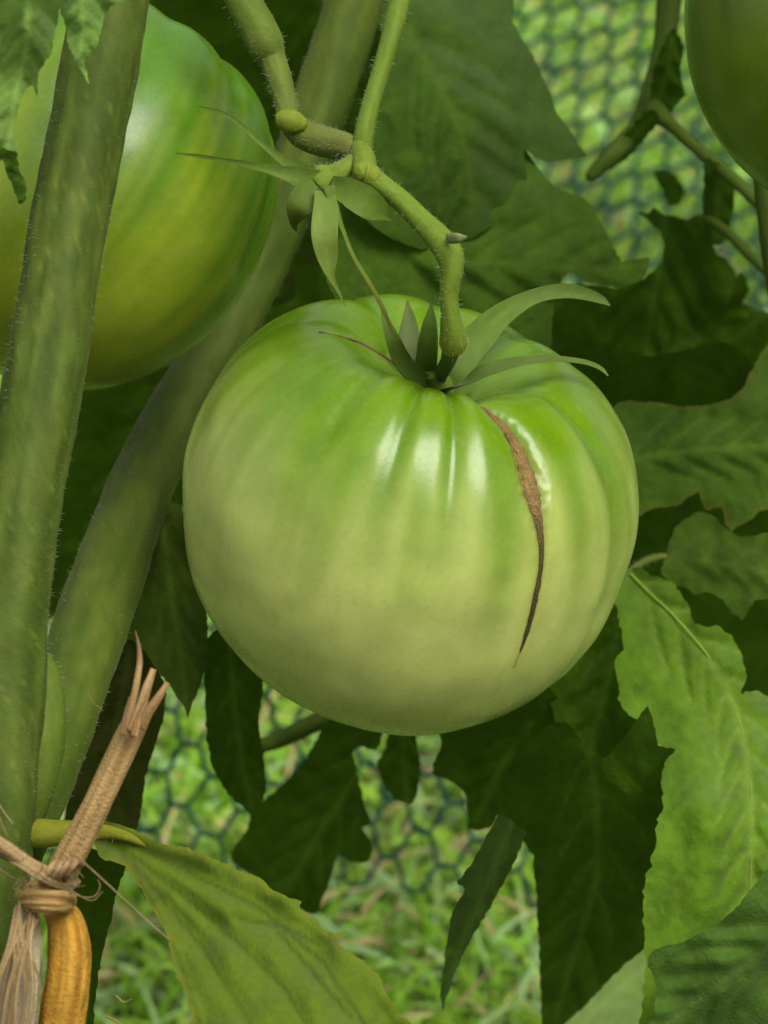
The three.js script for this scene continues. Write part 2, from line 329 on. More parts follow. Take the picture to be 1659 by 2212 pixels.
// ---------------------------------------------------------------- tomatoes
const skinMat = new THREE.MeshPhysicalMaterial({ vertexColors: true, roughness: 0.46, roughnessMap: skinRough, bumpMap: skinBump, bumpScale: 0.000012, specularIntensity: 1.0, ior: 1.5 });
const scarMat = new THREE.MeshStandardMaterial({ vertexColors: true, roughness: 0.8, bumpMap: skinBump, bumpScale: 0.0006 });
function tomatoShape(o) {
  const u = KPX * o.d, C = at(o.cx, o.cy, o.d), A = camDir(...o.axis);
  let F = o.front ? camDir(...o.front) : BACK.clone(); F = F.clone().addScaledVector(A, -F.dot(A)).normalize();
  const Rt = V3(0, 0, 0).crossVectors(A, F).normalize();                   // to the right when the axis is up
  const prof = new THREE.SplineCurve(o.prof.map(([r, h]) => new THREE.Vector2(r, h)));
  const N = 400, tab = []; for (let i = 0; i <= N; i++) tab.push(prof.getPoint(i / N));
  const P = (phi, t) => {
    const s = clamp(t) * N, k = Math.min(N - 1, Math.floor(s)), p = tab[k].clone().lerp(tab[k + 1], s - k);
    const sh = o.squash ? o.squash(phi, t) : [1, 0];
    const r = p.x * sh[0], h = p.y + sh[1];
    return C.clone().addScaledVector(F, Math.cos(phi) * r * u).addScaledVector(Rt, Math.sin(phi) * r * u).addScaledVector(A, h * u);
  };
  const inv = (x, y) => {                                                 // where on the skin the picture point lies
    let best = 1e9, bp = 0, bt = 0.5; const test = (ph, t) => { const p = P(ph, t), q = toPx(p); const e = (q[0] - x) ** 2 + (q[1] - y) ** 2 + Math.max(0, q[2] - o.d - 0.022) * 4e6; if (e < best) { best = e; bp = ph; bt = t; } };
    for (let i = 0; i < 160; i++) for (let j = 2; j < 120; j++) test(-Math.PI + i / 160 * 2 * Math.PI, j / 120);
    for (let z = 0, s = 1; z < 3; z++, s /= 5) { const p0 = bp, t0 = bt; for (let i = -6; i <= 6; i++) for (let j = -6; j <= 6; j++) test(p0 + i * 0.04 * s / 4, t0 + j * 0.0085 * s / 4); }
    return [bp, bt];
  };
  return { P, inv, C, A, F, Rt, u };
}
function tomato(o) {
  const S = tomatoShape(o), { P, inv, C, u } = S, t = thing('tomato', o.label, 'tomato', C.clone());
  const NU = o.nu ?? 300, NV = o.nv ?? 180;
  const cracks = (o.cracks ?? []).map((c) => c.map(([x, y, w, dep, br = 0]) => { const [ph, tt] = inv(x, y); return { ph, t: tt, p: P(ph, tt), w: w * u, dep: dep * u, br }; }));
  const valleys = (o.valleys ?? []).map(([x, y, amp, wid, len]) => ({ ph: inv(x, y)[0], amp, wid, len: len ?? 1 })).concat(o.more ?? []);
  const near = (p, line) => {                                             // distance, width, depth and side at the closest place on a crack
    let m = 1e9, w = 0, dep = 0, br = 0; for (let i = 0; i + 1 < line.length; i++) {
      const a = line[i].p, b = line[i + 1].p, ab = b.clone().sub(a), tt = clamp(p.clone().sub(a).dot(ab) / ab.lengthSq()), q = a.clone().addScaledVector(ab, tt), dd = q.distanceTo(p);
      if (dd < m) { m = dd; w = lerp(line[i].w, line[i + 1].w, tt); dep = lerp(line[i].dep, line[i + 1].dep, tt); br = lerp(line[i].br, line[i + 1].br, tt); }
    } return [m, w, dep, br];
  };
  const disp = (phi, tt) => {                                             // ribs, lumps and the groove of the crack, along the outward normal
    let d = 0; const fade = sstep(0.10, 0.27, tt) * (1 - 0.9 * sstep(0.3, 0.62, tt));
    for (const v of valleys) { let a = Math.abs(((phi - v.ph) % (2 * Math.PI) + 3 * Math.PI) % (2 * Math.PI) - Math.PI); d -= v.amp * Math.exp(-((a / v.wid) ** 2)) * (v.len === 1 ? fade : sstep(0.10, 0.27, tt) * (1 - sstep(v.len - 0.25, v.len, tt))); }
    return d;
  };
  const grid = [], nor = []; const e = 1e-3;
  const base = (phi, tt) => { const p = P(phi, tt); return p; };
  const pos = [], col = [], uv = [], idx = [], so = o.seed;
  for (let j = 0; j <= NV; j++) for (let i = 0; i <= NU; i++) {
    const phi = -Math.PI + i / NU * 2 * Math.PI + (o.phi0 ?? 0), tt = lerp(0.004, 0.996, Math.pow(j / NV, 0.92)), p = base(phi, tt);
    const a = base(phi + e, tt).sub(base(phi - e, tt)), b = base(phi, Math.min(1, tt + e)).sub(base(phi, Math.max(0, tt - e))), nn = V3(0, 0, 0).crossVectors(b, a).normalize();
    if (nn.dot(p.clone().sub(C)) < 0 && tt > 0.2) nn.negate();
    const q = p.clone().sub(C).divideScalar(u * 480);
    let d = disp(phi, tt) + 4 * n3(q.x * 1.5 + so, q.y * 1.5, q.z * 1.5) + 0.8 * n3(q.x * 4 + so, q.y * 4, q.z * 4);
    let cr = 0, near1 = 0, lip = 0;
    for (const line of cracks) { const [m, w, dep, br] = near(p, line); d -= br * Math.exp(-((m / (o.valleyWidth * u)) ** 2)); if (m < 0.02) { const rag = 1 + 0.22 * n3(p.x * 420, p.y * 420, p.z * 420), g = Math.exp(-((m / Math.max(w * 0.6 * rag, 1e-5)) ** 2)); d -= dep / u * g; d += 0.22 * dep / u * Math.exp(-(((m - w * 1.5) / (w * 1.1 + 1e-5)) ** 2)); cr = Math.max(cr, Math.exp(-((m / Math.max(w * 0.55, 1e-5)) ** 2))); lip = Math.max(lip, Math.exp(-((m / (w * 1.5 + 0.0006)) ** 2))); } }
    const w = p.clone().addScaledVector(nn, d * u); pos.push(w.x, w.y, w.z); uv.push(i / NU * 14, j / NV * 9);
    const c = o.color(phi, tt, q, disp(phi, tt), lip); for (let k = 0; k < 3; k++) c[k] = lerp(c[k], [0.20, 0.14, 0.035][k], 0.8 * cr); col.push(...c.map((v) => Math.max(0.002, v)));
    if (i < NU && j < NV) { const k = j * (NU + 1) + i, l = k + NU + 1; idx.push(k, l, k + 1, k + 1, l, l + 1); }
  }
  const g = geom(pos, idx, col, uv), nn = g.attributes.normal;
  for (let j = 0; j <= NV; j++) { const k = j * (NU + 1), l = k + NU, x = nn.getX(k) + nn.getX(l), y = nn.getY(k) + nn.getY(l), z = nn.getZ(k) + nn.getZ(l), m = Math.hypot(x, y, z); nn.setXYZ(k, x / m, y / m, z / m); nn.setXYZ(l, x / m, y / m, z / m); }
  { const p0 = V3(nn.getX(NU >> 1 + 0), nn.getY(0), nn.getZ(0)); const k = Math.floor(NV / 2) * (NU + 1) + (NU >> 1), q = V3(pos[k * 3], pos[k * 3 + 1], pos[k * 3 + 2]).sub(C); if (q.dot(V3(nn.getX(k), nn.getY(k), nn.getZ(k))) < 0) { const ix = g.index.array; for (let i = 0; i < ix.length; i += 3) { const s = ix[i]; ix[i] = ix[i + 1]; ix[i + 1] = s; } for (let i = 0; i < nn.count; i++) nn.setXYZ(i, -nn.getX(i), -nn.getY(i), -nn.getZ(i)); } }
  part('skin', g, skinMat, t);
  // corky scar tissue in the cracks
  cracks.forEach((line, ci) => {
    const curve = new THREE.CatmullRomCurve3(line.map((l) => l.p.clone()), false, 'centripetal'), n = 90, ps = [], cs = [], us = [], ix = [], K = 8;
    for (let i = 0; i <= n; i++) {
      const tt = i / n, p = curve.getPoint(tt), s = Math.min(tt * (line.length - 1), line.length - 1.001), k = Math.floor(s), w = lerp(line[k].w, line[k + 1].w, s - k) * (1 + 0.22 * n3(tt * 14, so, 2)), dep = lerp(line[k].dep, line[k + 1].dep, s - k);
      const T = curve.getTangent(tt), out = p.clone().sub(C).normalize(); out.addScaledVector(T, -out.dot(T)).normalize(); const side = V3(0, 0, 0).crossVectors(T, out);
      for (let k2 = 0; k2 <= K; k2++) {
        const v = k2 / K * 2 - 1, z = -dep * 0.32 + 0.26 * w * (1 - v * v) + w * 0.05 * n3(tt * 40, v * 2, so);
        const q = p.clone().addScaledVector(side, v * w * 0.5).addScaledVector(out, z); const jag = 1 + 0.3 * n3(tt * 38, Math.sign(v) * 4, so + 2); q.addScaledVector(side, v * w * 0.5 * (jag - 1)); ps.push(q.x, q.y, q.z); us.push(v * 0.2, tt * 4);
        const brr = lerp(line[k].br, line[k + 1].br, s - k); q.addScaledVector(out, -brr * u * 0.96); ps[ps.length - 3] = q.x; ps[ps.length - 2] = q.y; ps[ps.length - 1] = q.z;
        const dark = o.scar(tt, ci), f = (1 + 0.22 * n3(tt * 30, v * 2, so + 4) + 0.15 * n3(tt * 90, v * 4, 9)) * (1 - 0.3 * Math.exp(-(((Math.abs(v) - 0.8) / 0.12) ** 2))); cs.push(...dark.map((x) => Math.max(0.003, x * f)));
        if (i < n && k2 < K) { const a = i * (K + 1) + k2, b = a + K + 1; ix.push(a, a + 1, b, a + 1, b + 1, b); }
      }
    }
    const m = part('crack_scar', geom(ps, ix, cs, us), scarMat, t, ci ? 'short brown scar beside the stalk' : 'long brown corky crack running down the side'); m.material.side = THREE.DoubleSide;
  });
  return { t, S };
}
const mixc = (a, b, t) => a.map((v, i) => lerp(v, b[i], clamp(t)));
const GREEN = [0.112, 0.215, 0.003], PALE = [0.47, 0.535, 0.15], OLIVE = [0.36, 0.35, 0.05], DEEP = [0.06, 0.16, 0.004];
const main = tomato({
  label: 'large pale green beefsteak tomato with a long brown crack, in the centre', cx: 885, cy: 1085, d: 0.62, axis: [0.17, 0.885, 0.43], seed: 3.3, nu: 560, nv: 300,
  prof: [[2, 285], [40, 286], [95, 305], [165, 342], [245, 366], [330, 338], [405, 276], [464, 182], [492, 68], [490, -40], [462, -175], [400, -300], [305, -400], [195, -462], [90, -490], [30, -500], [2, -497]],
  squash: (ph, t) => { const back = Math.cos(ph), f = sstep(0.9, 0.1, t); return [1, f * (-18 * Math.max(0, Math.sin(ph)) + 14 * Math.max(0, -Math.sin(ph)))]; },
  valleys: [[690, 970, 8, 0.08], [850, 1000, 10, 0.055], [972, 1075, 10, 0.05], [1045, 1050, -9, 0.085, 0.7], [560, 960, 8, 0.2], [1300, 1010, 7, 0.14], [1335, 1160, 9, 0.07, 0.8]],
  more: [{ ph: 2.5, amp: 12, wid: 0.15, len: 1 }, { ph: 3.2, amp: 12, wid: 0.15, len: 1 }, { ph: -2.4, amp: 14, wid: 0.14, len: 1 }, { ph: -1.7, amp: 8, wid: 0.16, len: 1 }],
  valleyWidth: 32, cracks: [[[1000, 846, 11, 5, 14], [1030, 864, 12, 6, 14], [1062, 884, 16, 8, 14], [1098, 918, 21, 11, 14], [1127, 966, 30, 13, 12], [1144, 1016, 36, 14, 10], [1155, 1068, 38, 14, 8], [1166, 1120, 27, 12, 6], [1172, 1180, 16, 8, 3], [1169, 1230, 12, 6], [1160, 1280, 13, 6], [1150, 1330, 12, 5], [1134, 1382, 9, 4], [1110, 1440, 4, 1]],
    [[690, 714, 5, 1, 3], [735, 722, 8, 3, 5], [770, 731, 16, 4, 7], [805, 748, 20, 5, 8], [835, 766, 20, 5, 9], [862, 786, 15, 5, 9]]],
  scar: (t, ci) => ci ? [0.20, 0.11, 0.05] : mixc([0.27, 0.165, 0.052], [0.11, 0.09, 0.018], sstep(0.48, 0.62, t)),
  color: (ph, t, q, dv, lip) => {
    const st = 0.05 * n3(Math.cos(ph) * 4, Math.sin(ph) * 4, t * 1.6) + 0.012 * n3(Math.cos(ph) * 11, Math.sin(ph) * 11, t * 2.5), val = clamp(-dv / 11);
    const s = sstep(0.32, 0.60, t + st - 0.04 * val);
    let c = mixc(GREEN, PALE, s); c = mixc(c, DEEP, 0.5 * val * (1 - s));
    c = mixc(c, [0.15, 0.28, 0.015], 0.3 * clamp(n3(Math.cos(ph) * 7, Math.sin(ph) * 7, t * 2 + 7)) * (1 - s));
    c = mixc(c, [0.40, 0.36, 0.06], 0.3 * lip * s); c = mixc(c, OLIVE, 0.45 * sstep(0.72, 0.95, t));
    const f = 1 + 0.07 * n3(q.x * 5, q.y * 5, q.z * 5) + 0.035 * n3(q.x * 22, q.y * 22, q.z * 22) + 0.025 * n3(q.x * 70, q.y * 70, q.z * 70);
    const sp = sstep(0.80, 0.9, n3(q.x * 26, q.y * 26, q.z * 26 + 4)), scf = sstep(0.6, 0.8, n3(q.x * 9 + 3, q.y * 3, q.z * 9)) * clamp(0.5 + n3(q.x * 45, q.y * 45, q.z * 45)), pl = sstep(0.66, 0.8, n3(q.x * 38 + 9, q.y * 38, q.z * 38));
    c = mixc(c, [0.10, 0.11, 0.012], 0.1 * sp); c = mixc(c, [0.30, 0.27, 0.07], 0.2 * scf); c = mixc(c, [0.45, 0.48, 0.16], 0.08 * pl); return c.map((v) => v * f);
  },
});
const roundProf = (R, H) => [[2, 0.66], [0.1, 0.67], [0.25, 0.76], [0.45, 0.83], [0.68, 0.76], [0.87, 0.55], [0.98, 0.25], [1.0, -0.05], [0.95, -0.33], [0.83, -0.58], [0.64, -0.79], [0.4, -0.92], [0.15, -0.97], [0.002, -0.975]].map(([r, h], i) => i ? [r * R, h * H] : [2, h * H]);
const streaky = (g, p, t0, t1, so) => (ph, t, q, dv) => {
  const st = 0.14 * n3(Math.cos(ph) * 3 + so, Math.sin(ph) * 3, t * 1.3) + 0.09 * n3(Math.cos(ph) * 9 + so, Math.sin(ph) * 9, t * 2), val = clamp(-dv / 10);
  const s = sstep(t0, t1, t + st - 0.1 * val); let c = mixc(g, p, s); c = mixc(c, DEEP, 0.35 * val * (1 - s));
  const f = 1 + 0.1 * n3(q.x * 4 + so, q.y * 4, q.z * 4) + 0.06 * n3(q.x * 24, q.y * 24, q.z * 24) + 0.05 * n3(q.x * 70, q.y * 70, q.z * 70); return c.map((v) => v * f);
};
const left = tomato({
  label: 'green streaked tomato half hidden behind the thick stem, upper left', cx: 153, cy: 400, d: 0.64, axis: [0.42, 0.84, -0.25], seed: 12.1,
  prof: roundProf(437, 440), more: [0.2, 0.75, 1.35, 2.0, 2.7, -0.45, -1.1, -1.8, -2.5].map((p, i) => ({ ph: p, amp: 7 + (i % 3) * 4, wid: 0.13, len: i % 2 ? 1 : 0.7 })),
  color: streaky([0.062, 0.16, 0.003], [0.215, 0.275, 0.016], 0.25, 0.85, 2), scar: () => [0, 0, 0],
});
const corner = tomato({
  label: 'green tomato with shade in its colour, cut off at the top right corner', cx: 1932, cy: 45, d: 0.60, axis: [-0.1, 0.95, -0.1], seed: 21.7,
  prof: roundProf(452, 440), more: [0.5, 1.4, 2.3, -0.6, -1.5, -2.4].map((p) => ({ ph: p, amp: 7, wid: 0.16, len: 1 })),
  color: streaky([0.05, 0.11, 0.006], [0.10, 0.16, 0.008], 0.2, 0.6, 8), scar: () => [0, 0, 0],  // greens set darker: the shade over this fruit is put into its colour
});

// ---------------------------------------------------------------- the tomato plant in front
const plant = thing('tomato_plant', 'tomato plant with a thick hairy stem at the left edge, fruit stalks and lit leaves', 'tomato plant', V3(-0.085, 0, -0.02));
const G1 = [0.085, 0.125, 0.014], G2 = [0.13, 0.17, 0.02], YG = [0.19, 0.21, 0.02];
const stemCol = (t, a, l, so) => mixc(mixc([0.046, 0.076, 0.007], [0.082, 0.116, 0.016], 0.5 + 0.8 * n3(Math.cos(a) * 2 + so, Math.sin(a) * 2, l * 30)), [0.20, 0.21, 0.03], 0.3 * sstep(0.6, 0.85, n3(Math.cos(a) * 5 + so, Math.sin(a) * 5, l * 420)));
tube(plant, 'main_stem', [[262, -120, 0.565, 82], [205, 190, 0.563, 84], [150, 480, 0.56, 84], [97, 800, 0.558, 86], [45, 1100, 0.556, 88], [18, 1300, 0.555, 90], [6, 1500, 0.555, 92], [-14, 1770, 0.555, 90], [-40, 2000, 0.555, 92], [-70, 2330, 0.555, 94]], { col: stemCol, n: 160, seg: 48, ridge: 0.03, grain: 0.02, hairs: 4200, mott: 0.2 });
tube(plant, 'side_shoot', [[798, -90, 0.70, 62], [765, 10, 0.70, 62], [705, 190, 0.70, 64], [640, 380, 0.70, 62], [560, 570, 0.70, 62], [478, 730, 0.695, 64], [395, 870, 0.685, 66], [318, 1020, 0.67, 70], [225, 1270, 0.63, 80], [150, 1490, 0.595, 80], [85, 1690, 0.572, 72], [30, 1850, 0.56, 60]], { col: (t, a, l, so) => mixc([0.050, 0.085, 0.008], [0.085, 0.115, 0.014], 0.5 + 0.6 * n3(Math.cos(a) * 2 + so, Math.sin(a) * 2, l * 20)), n: 140, seg: 36, hairs: 4200 });
tube(plant, 'axil_bud', [[60, 1390, 0.566, 24], [84, 1460, 0.562, 46], [92, 1530, 0.56, 52], [84, 1620, 0.558, 54], [60, 1720, 0.558, 52], [20, 1840, 0.56, 40]], { col: () => [0.085, 0.125, 0.013], n: 50, seg: 28, round0: 1, round1: 1, hairs: 500 });
// fruit stalk
const gc = () => [0.105, 0.165, 0.016];
const truss = tube(plant, 'fruit_stalk', [[505, -60, 0.60, 38], [524, 0, 0.60, 38], [555, 55, 0.60, 40], [574, 95, 0.60, 41], [590, 130, 0.60, 30], [603, 170, 0.598, 28], [616, 220, 0.597, 25], [626, 262, 0.595, 25], [650, 288, 0.595, 31], [695, 305, 0.593, 34], [745, 316, 0.59, 30], [783, 330, 0.588, 27]], { col: (t) => mixc([0.09, 0.14, 0.014], [0.12, 0.14, 0.03], t), n: 100, seg: 28, hairs: 800, round1: 1 });
tube(truss, 'knuckle', [[594, 262, 0.592, 14], [614, 260, 0.592, 24], [638, 265, 0.592, 24], [664, 272, 0.592, 12]], { col: () => [0.145, 0.19, 0.016], n: 24, round0: 1, round1: 1 });
tube(plant, 'fruit_stalk', [[872, -70, 0.60, 25], [863, 0, 0.598, 25], [846, 74, 0.595, 22], [824, 150, 0.593, 20], [801, 225, 0.59, 20], [786, 290, 0.588, 22], [780, 335, 0.588, 24]], { col: gc, n: 60, hairs: 400 });
const ped = tube(plant, 'fruit_stalk', [[775, 318, 0.588, 20], [786, 345, 0.583, 26], [792, 374, 0.58, 26], [822, 398, 0.579, 23], [862, 430, 0.578, 23], [915, 482, 0.576, 25], [950, 518, 0.574, 29], [972, 552, 0.573, 30], [976, 585, 0.573, 25], [970, 632, 0.574, 21], [972, 672, 0.575, 21], [977, 712, 0.577, 27], [979, 738, 0.579, 30], [978, 758, 0.582, 26]], { col: (t) => mixc([0.125, 0.19, 0.018], [0.17, 0.215, 0.02], sstep(0.75, 1, t)), n: 110, seg: 28, hairs: 800, round1: 1, label: 'bent stalk carrying the cracked tomato' });
tube(ped, 'knuckle', [[768, 374, 0.578, 14], [784, 373, 0.579, 26], [802, 380, 0.579, 25], [822, 392, 0.578, 14]], { col: () => [0.16, 0.21, 0.02], n: 24, round0: 1, round1: 1 });
tube(ped, 'bract', [[968, 515, 0.57, 12], [990, 514, 0.567, 11], [1008, 512, 0.566, 3]], { col: () => [0.2, 0.22, 0.09], n: 20, flat: 0.5 });
tube(plant, 'fruit_stalk', [[978, 745, 0.583, 22], [968, 780, 0.592, 17], [950, 812, 0.60, 16], [940, 836, 0.606, 18]], { col: () => [0.07, 0.11, 0.012], n: 30 });
// calyx of the dropped fruit beside the left tomato
function sepal(parent, pts, o = {}) { return tube(parent, 'sepal', pts, { col: (t, a) => mixc(o.c0 ?? [0.09, 0.155, 0.012], o.c1 ?? [0.11, 0.18, 0.014], t), n: 44, seg: 14, flat: o.flat ?? 0.07, face: o.face ?? BACK, twist: o.twist ?? 0, curl: o.curl ?? -0.3, mat: sepalMat, ridge: 0.05 }); }
const calyx = tube(plant, 'calyx', [[780, 338, 0.586, 17], [752, 358, 0.583, 19], [722, 380, 0.58, 26], [700, 396, 0.578, 42], [686, 404, 0.577, 30], [680, 408, 0.577, 8]], { col: () => [0.13, 0.19, 0.02], n: 40, seg: 24, round1: 1, hairs: 500 });
sepal(calyx, [[700, 398, 0.576, 26], [655, 384, 0.574, 24], [600, 370, 0.573, 13], [545, 357, 0.574, 8], [480, 346, 0.578, 5], [430, 337, 0.582, 4], [380, 331, 0.585, 1.5]]);
sepal(calyx, [[695, 392, 0.577, 24], [645, 366, 0.576, 18], [600, 338, 0.576, 9], [560, 305, 0.576, 6], [520, 270, 0.578, 5], [478, 243, 0.582, 4], [430, 230, 0.586, 1.5]]);
sepal(calyx, [[690, 402, 0.574, 24], [664, 424, 0.572, 34], [644, 452, 0.572, 28], [636, 480, 0.575, 12], [640, 500, 0.58, 2]], { c1: [0.09, 0.12, 0.015] });
sepal(calyx, [[700, 408, 0.572, 22], [703, 450, 0.568, 28], [702, 510, 0.566, 29], [708, 560, 0.567, 22], [716, 598, 0.568, 8], [732, 630, 0.569, 4], [746, 662, 0.57, 1.2]], { c0: [0.13, 0.20, 0.025], c1: [0.16, 0.23, 0.03] });
sepal(calyx, [[716, 402, 0.572, 20], [722, 440, 0.57, 10], [738, 490, 0.568, 5], [764, 555, 0.566, 4.5], [800, 615, 0.566, 5], [828, 668, 0.568, 5], [850, 722, 0.572, 2]], { flat: 0.5, c1: [0.17, 0.2, 0.02] });
sepal(calyx, [[712, 396, 0.572, 20], [750, 412, 0.569, 30], [790, 436, 0.568, 34], [822, 456, 0.57, 24], [845, 476, 0.573, 2]]);
// leaves lit by the sky in front
const V = (zx, zy) => [zx, zy];
leaf(plant, { label: 'pale curled leaflet at the top left edge', mat: LM.thin, col: [0.18, 0.30, 0.055], d: [[0, 0, 0.53], [150, 0, 0.535], [70, 215, 0.54], [0, 330, 0.535]], quilt: 0.003, wave: 0.004, mid: [[60, -30], [60, 90], [30, 220], [15, 330]], step: 7,
  out: [[-40, -40], [118, -40], [128, 20], [118, 70], [110, 118], [92, 142], [82, 165], [79, 214, 1], [70, 185], [58, 190], [40, 225], [32, 290], [34, 325], [-40, 335]] });
leaf(plant, { label: 'drooping leaflet with a pale tip over the stem', mat: LM.thin, col: [0.15, 0.27, 0.045], d: [[120, 0, 0.525], [215, 0, 0.53], [190, 180, 0.528]], quilt: 0.003, wave: 0.004, mid: [[175, -30], [180, 60], [172, 120], [192, 180]], step: 7,
  out: [[122, -40], [300, -40], [268, 0], [232, 22], [219, 60], [210, 96], [186, 124], [184, 142], [193, 182, 1], [176, 152], [162, 132], [148, 96], [140, 50]] });
leaf(plant, { label: 'small dark leaf tip hanging at the left edge', mat: LM.thick, col: [0.05, 0.10, 0.008], d: [[4, 340, 0.53], [50, 420, 0.535], [30, 330, 0.53]], step: 6, out: [[-30, 300], [10, 320], [33, 328], [44, 372], [58, 412], [54, 432], [44, 440], [34, 420], [16, 376], [2, 346], [-30, 350]] });
leaf(plant, { label: 'large yellow-green leaf with converging veins at the bottom left', mat: LM.mid, vw: 0.95, col: [0.135, 0.205, 0.012], vcol: [0.075, 0.115, 0.005], edge: [0.20, 0.23, 0.015], ew: 11, pucker: 0.0001, quilt: 0.002, mott: 0.2, fold: 0, wave: 0.002, curl: -0.003, step: 9,
  d: [[215, 1785, 0.562], [650, 1950, 0.57], [870, 2212, 0.56], [420, 2212, 0.548], [330, 1950, 0.565], [620, 2150, 0.548]],
  veins: [[[230, 1800], [400, 1880], [560, 1960], [700, 2080], [800, 2230]], [[240, 1810], [380, 1920], [520, 2040], [620, 2140], [680, 2240]], [[250, 1820], [350, 1940], [440, 2050], [510, 2160], [560, 2250]], [[255, 1830], [330, 1950], [390, 2080], [440, 2240]], [[520, 1985], [610, 2000], [690, 2040]], [[600, 2010], [760, 2200]]],
  out: [[205, 1776], [280, 1788], [345, 1822], [384, 1826], [425, 1838], [460, 1855], [505, 1872], [520, 1884], [560, 1897], [590, 1922], [616, 1936], [652, 1948, 1], [648, 1962], [672, 1976], [690, 1998], [706, 2012], [753, 2020, 1], [730, 2036], [770, 2066], [816, 2104], [838, 2150], [862, 2187], [905, 2260], [430, 2260], [414, 2190], [394, 2135], [372, 2080], [362, 2022], [328, 1962], [296, 1904], [262, 1866], [215, 1850]] });
tube(plant, 'leaf_stalk', [[40, 1800, 0.558, 34], [110, 1800, 0.555, 30], [180, 1796, 0.555, 22], [250, 1800, 0.561, 13], [330, 1830, 0.566, 7], [400, 1860, 0.57, 3]], { col: () => [0.19, 0.2, 0.016], n: 50, hairs: 120 });
leaf(plant, { label: 'broad leaf behind the fruit stalk with a pointed tip at the netting', mat: LM.mid, col: [0.052, 0.115, 0.004], vcol: [0.08, 0.14, 0.008], d: [[800, 0, 0.70], [1110, 0, 0.74], [1268, 336, 0.73], [850, 400, 0.69], [1000, 250, 0.70]], mid: [[880, 60], [960, 200], [1010, 330], [1020, 470]], nv: 5, vl: 230,
  out: [[812, -40], [1088, -40], [1108, 45], [1122, 75, 1], [1142, 105], [1160, 138], [1178, 180], [1192, 204], [1199, 238], [1220, 268], [1244, 302], [1269, 338, 1], [1220, 346], [1172, 348], [1130, 322, 1], [1136, 400], [1080, 480], [940, 540], [820, 500], [740, 400], [790, 240], [830, 100]] });
leaf(plant, { label: 'lighter lobed leaf behind the bent stalk, below the pointed leaf', mat: LM.mid, col: [0.07, 0.145, 0.006], vcol: [0.10, 0.175, 0.012], d: [[640, 520, 0.70], [1129, 320, 0.715], [1400, 570, 0.72], [1190, 760, 0.70], [900, 650, 0.69], [1100, 540, 0.70]], mid: [[800, 520], [960, 560], [1130, 570], [1280, 580], [1395, 572]], nv: 6, vl: 200,
  out: [[700, 420], [840, 380], [960, 400], [1060, 380], [1129, 318, 1], [1166, 368], [1204, 408], [1251, 424], [1279, 444], [1291, 472], [1316, 516], [1343, 566, 1], [1374, 560], [1403, 556, 1], [1398, 584], [1380, 608], [1340, 620], [1296, 614], [1256, 606], [1226, 588], [1200, 640], [1192, 700], [1185, 775], [1120, 830], [960, 830], [860, 720], [760, 700], [690, 560]] });
leaf(plant, { label: 'drooping mid green leaf left of the cracked tomato', mat: LM.mid, col: [0.075, 0.12, 0.009], d: [[389, 1113, 0.66], [440, 1460, 0.665], [290, 1390, 0.66], [405, 1550, 0.655]], mid: [[350, 1130], [370, 1280], [392, 1420], [403, 1545]], nv: 5, vl: 120, va: 35,
  out: [[389, 1090], [425, 1185], [443, 1264], [449, 1372], [446, 1430], [438, 1466], [421, 1508], [405, 1553, 1], [396, 1522], [380, 1506, 1], [366, 1480], [330, 1440], [280, 1390], [255, 1330], [280, 1200], [330, 1100]] });
// right side leaves
tube(plant, 'leaf_stalk', [[1330, 1262, 0.70, 7], [1362, 1234, 0.70, 8], [1395, 1212, 0.70, 8], [1430, 1202, 0.70, 7], [1490, 1204, 0.702, 5]], { col: () => [0.14, 0.19, 0.03], n: 30, hairs: 200 });
leaf(plant, { label: 'large fresh green leaf with a pale midrib filling the lower right', mat: LM.thin, col: [0.135, 0.26, 0.011], vcol: [0.22, 0.34, 0.04], d: [[1370, 1240, 0.69], [1560, 1400, 0.675], [1720, 1500, 0.69], [1430, 1600, 0.665], [1420, 2000, 0.64], [1700, 1900, 0.645], [1560, 1750, 0.64], [1500, 2200, 0.63]], mid: [[1362, 1240], [1402, 1280], [1450, 1325], [1500, 1380], [1545, 1440], [1585, 1520], [1612, 1620], [1625, 1760], [1620, 1950]], nv: 9, vl: 190, rib: 3.6, ribOff: -0.0002, mw: 9, jit: 5, vw: 0.8, quilt: 0.003, fold: -0.002, step: 10,
  out: [[1345, 1240], [1385, 1228], [1425, 1250], [1458, 1262], [1484, 1300], [1502, 1348], [1546, 1352], [1582, 1376], [1604, 1416], [1612, 1462], [1606, 1496, 1], [1634, 1494], [1664, 1500], [1720, 1530], [1740, 1900], [1730, 2260], [1405, 2260], [1394, 2120], [1392, 2036], [1389, 1960], [1391, 1916], [1405, 1870], [1415, 1820], [1420, 1770], [1434, 1743, 1], [1428, 1700], [1431, 1660], [1458, 1618, 1], [1425, 1614], [1410, 1590], [1404, 1556], [1401, 1527, 1], [1380, 1556], [1352, 1540], [1334, 1508], [1336, 1470], [1328, 1440], [1345, 1400], [1340, 1350], [1330, 1300]] });
leaf(plant, { label: 'added darker bluish green leaf standing for the shadow over the bottom right corner', mat: LM.mid, col: [0.07, 0.15, 0.014], vcol: [0.11, 0.19, 0.03], d: [[1720, 1790, 0.60], [1400, 2055, 0.605], [1560, 2212, 0.615]], mid: [[1760, 1980], [1640, 2060], [1520, 2150], [1420, 2230]], nv: 5, vl: 180, quilt: 0.002,
  out: [[1760, 1770], [1690, 1830], [1640, 1898], [1590, 1960], [1530, 2008], [1470, 2036], [1412, 2052], [1398, 2080], [1418, 2130], [1412, 2190], [1402, 2260], [1760, 2260]] });  // separate darker blade added where the shadow lies on the large leaf
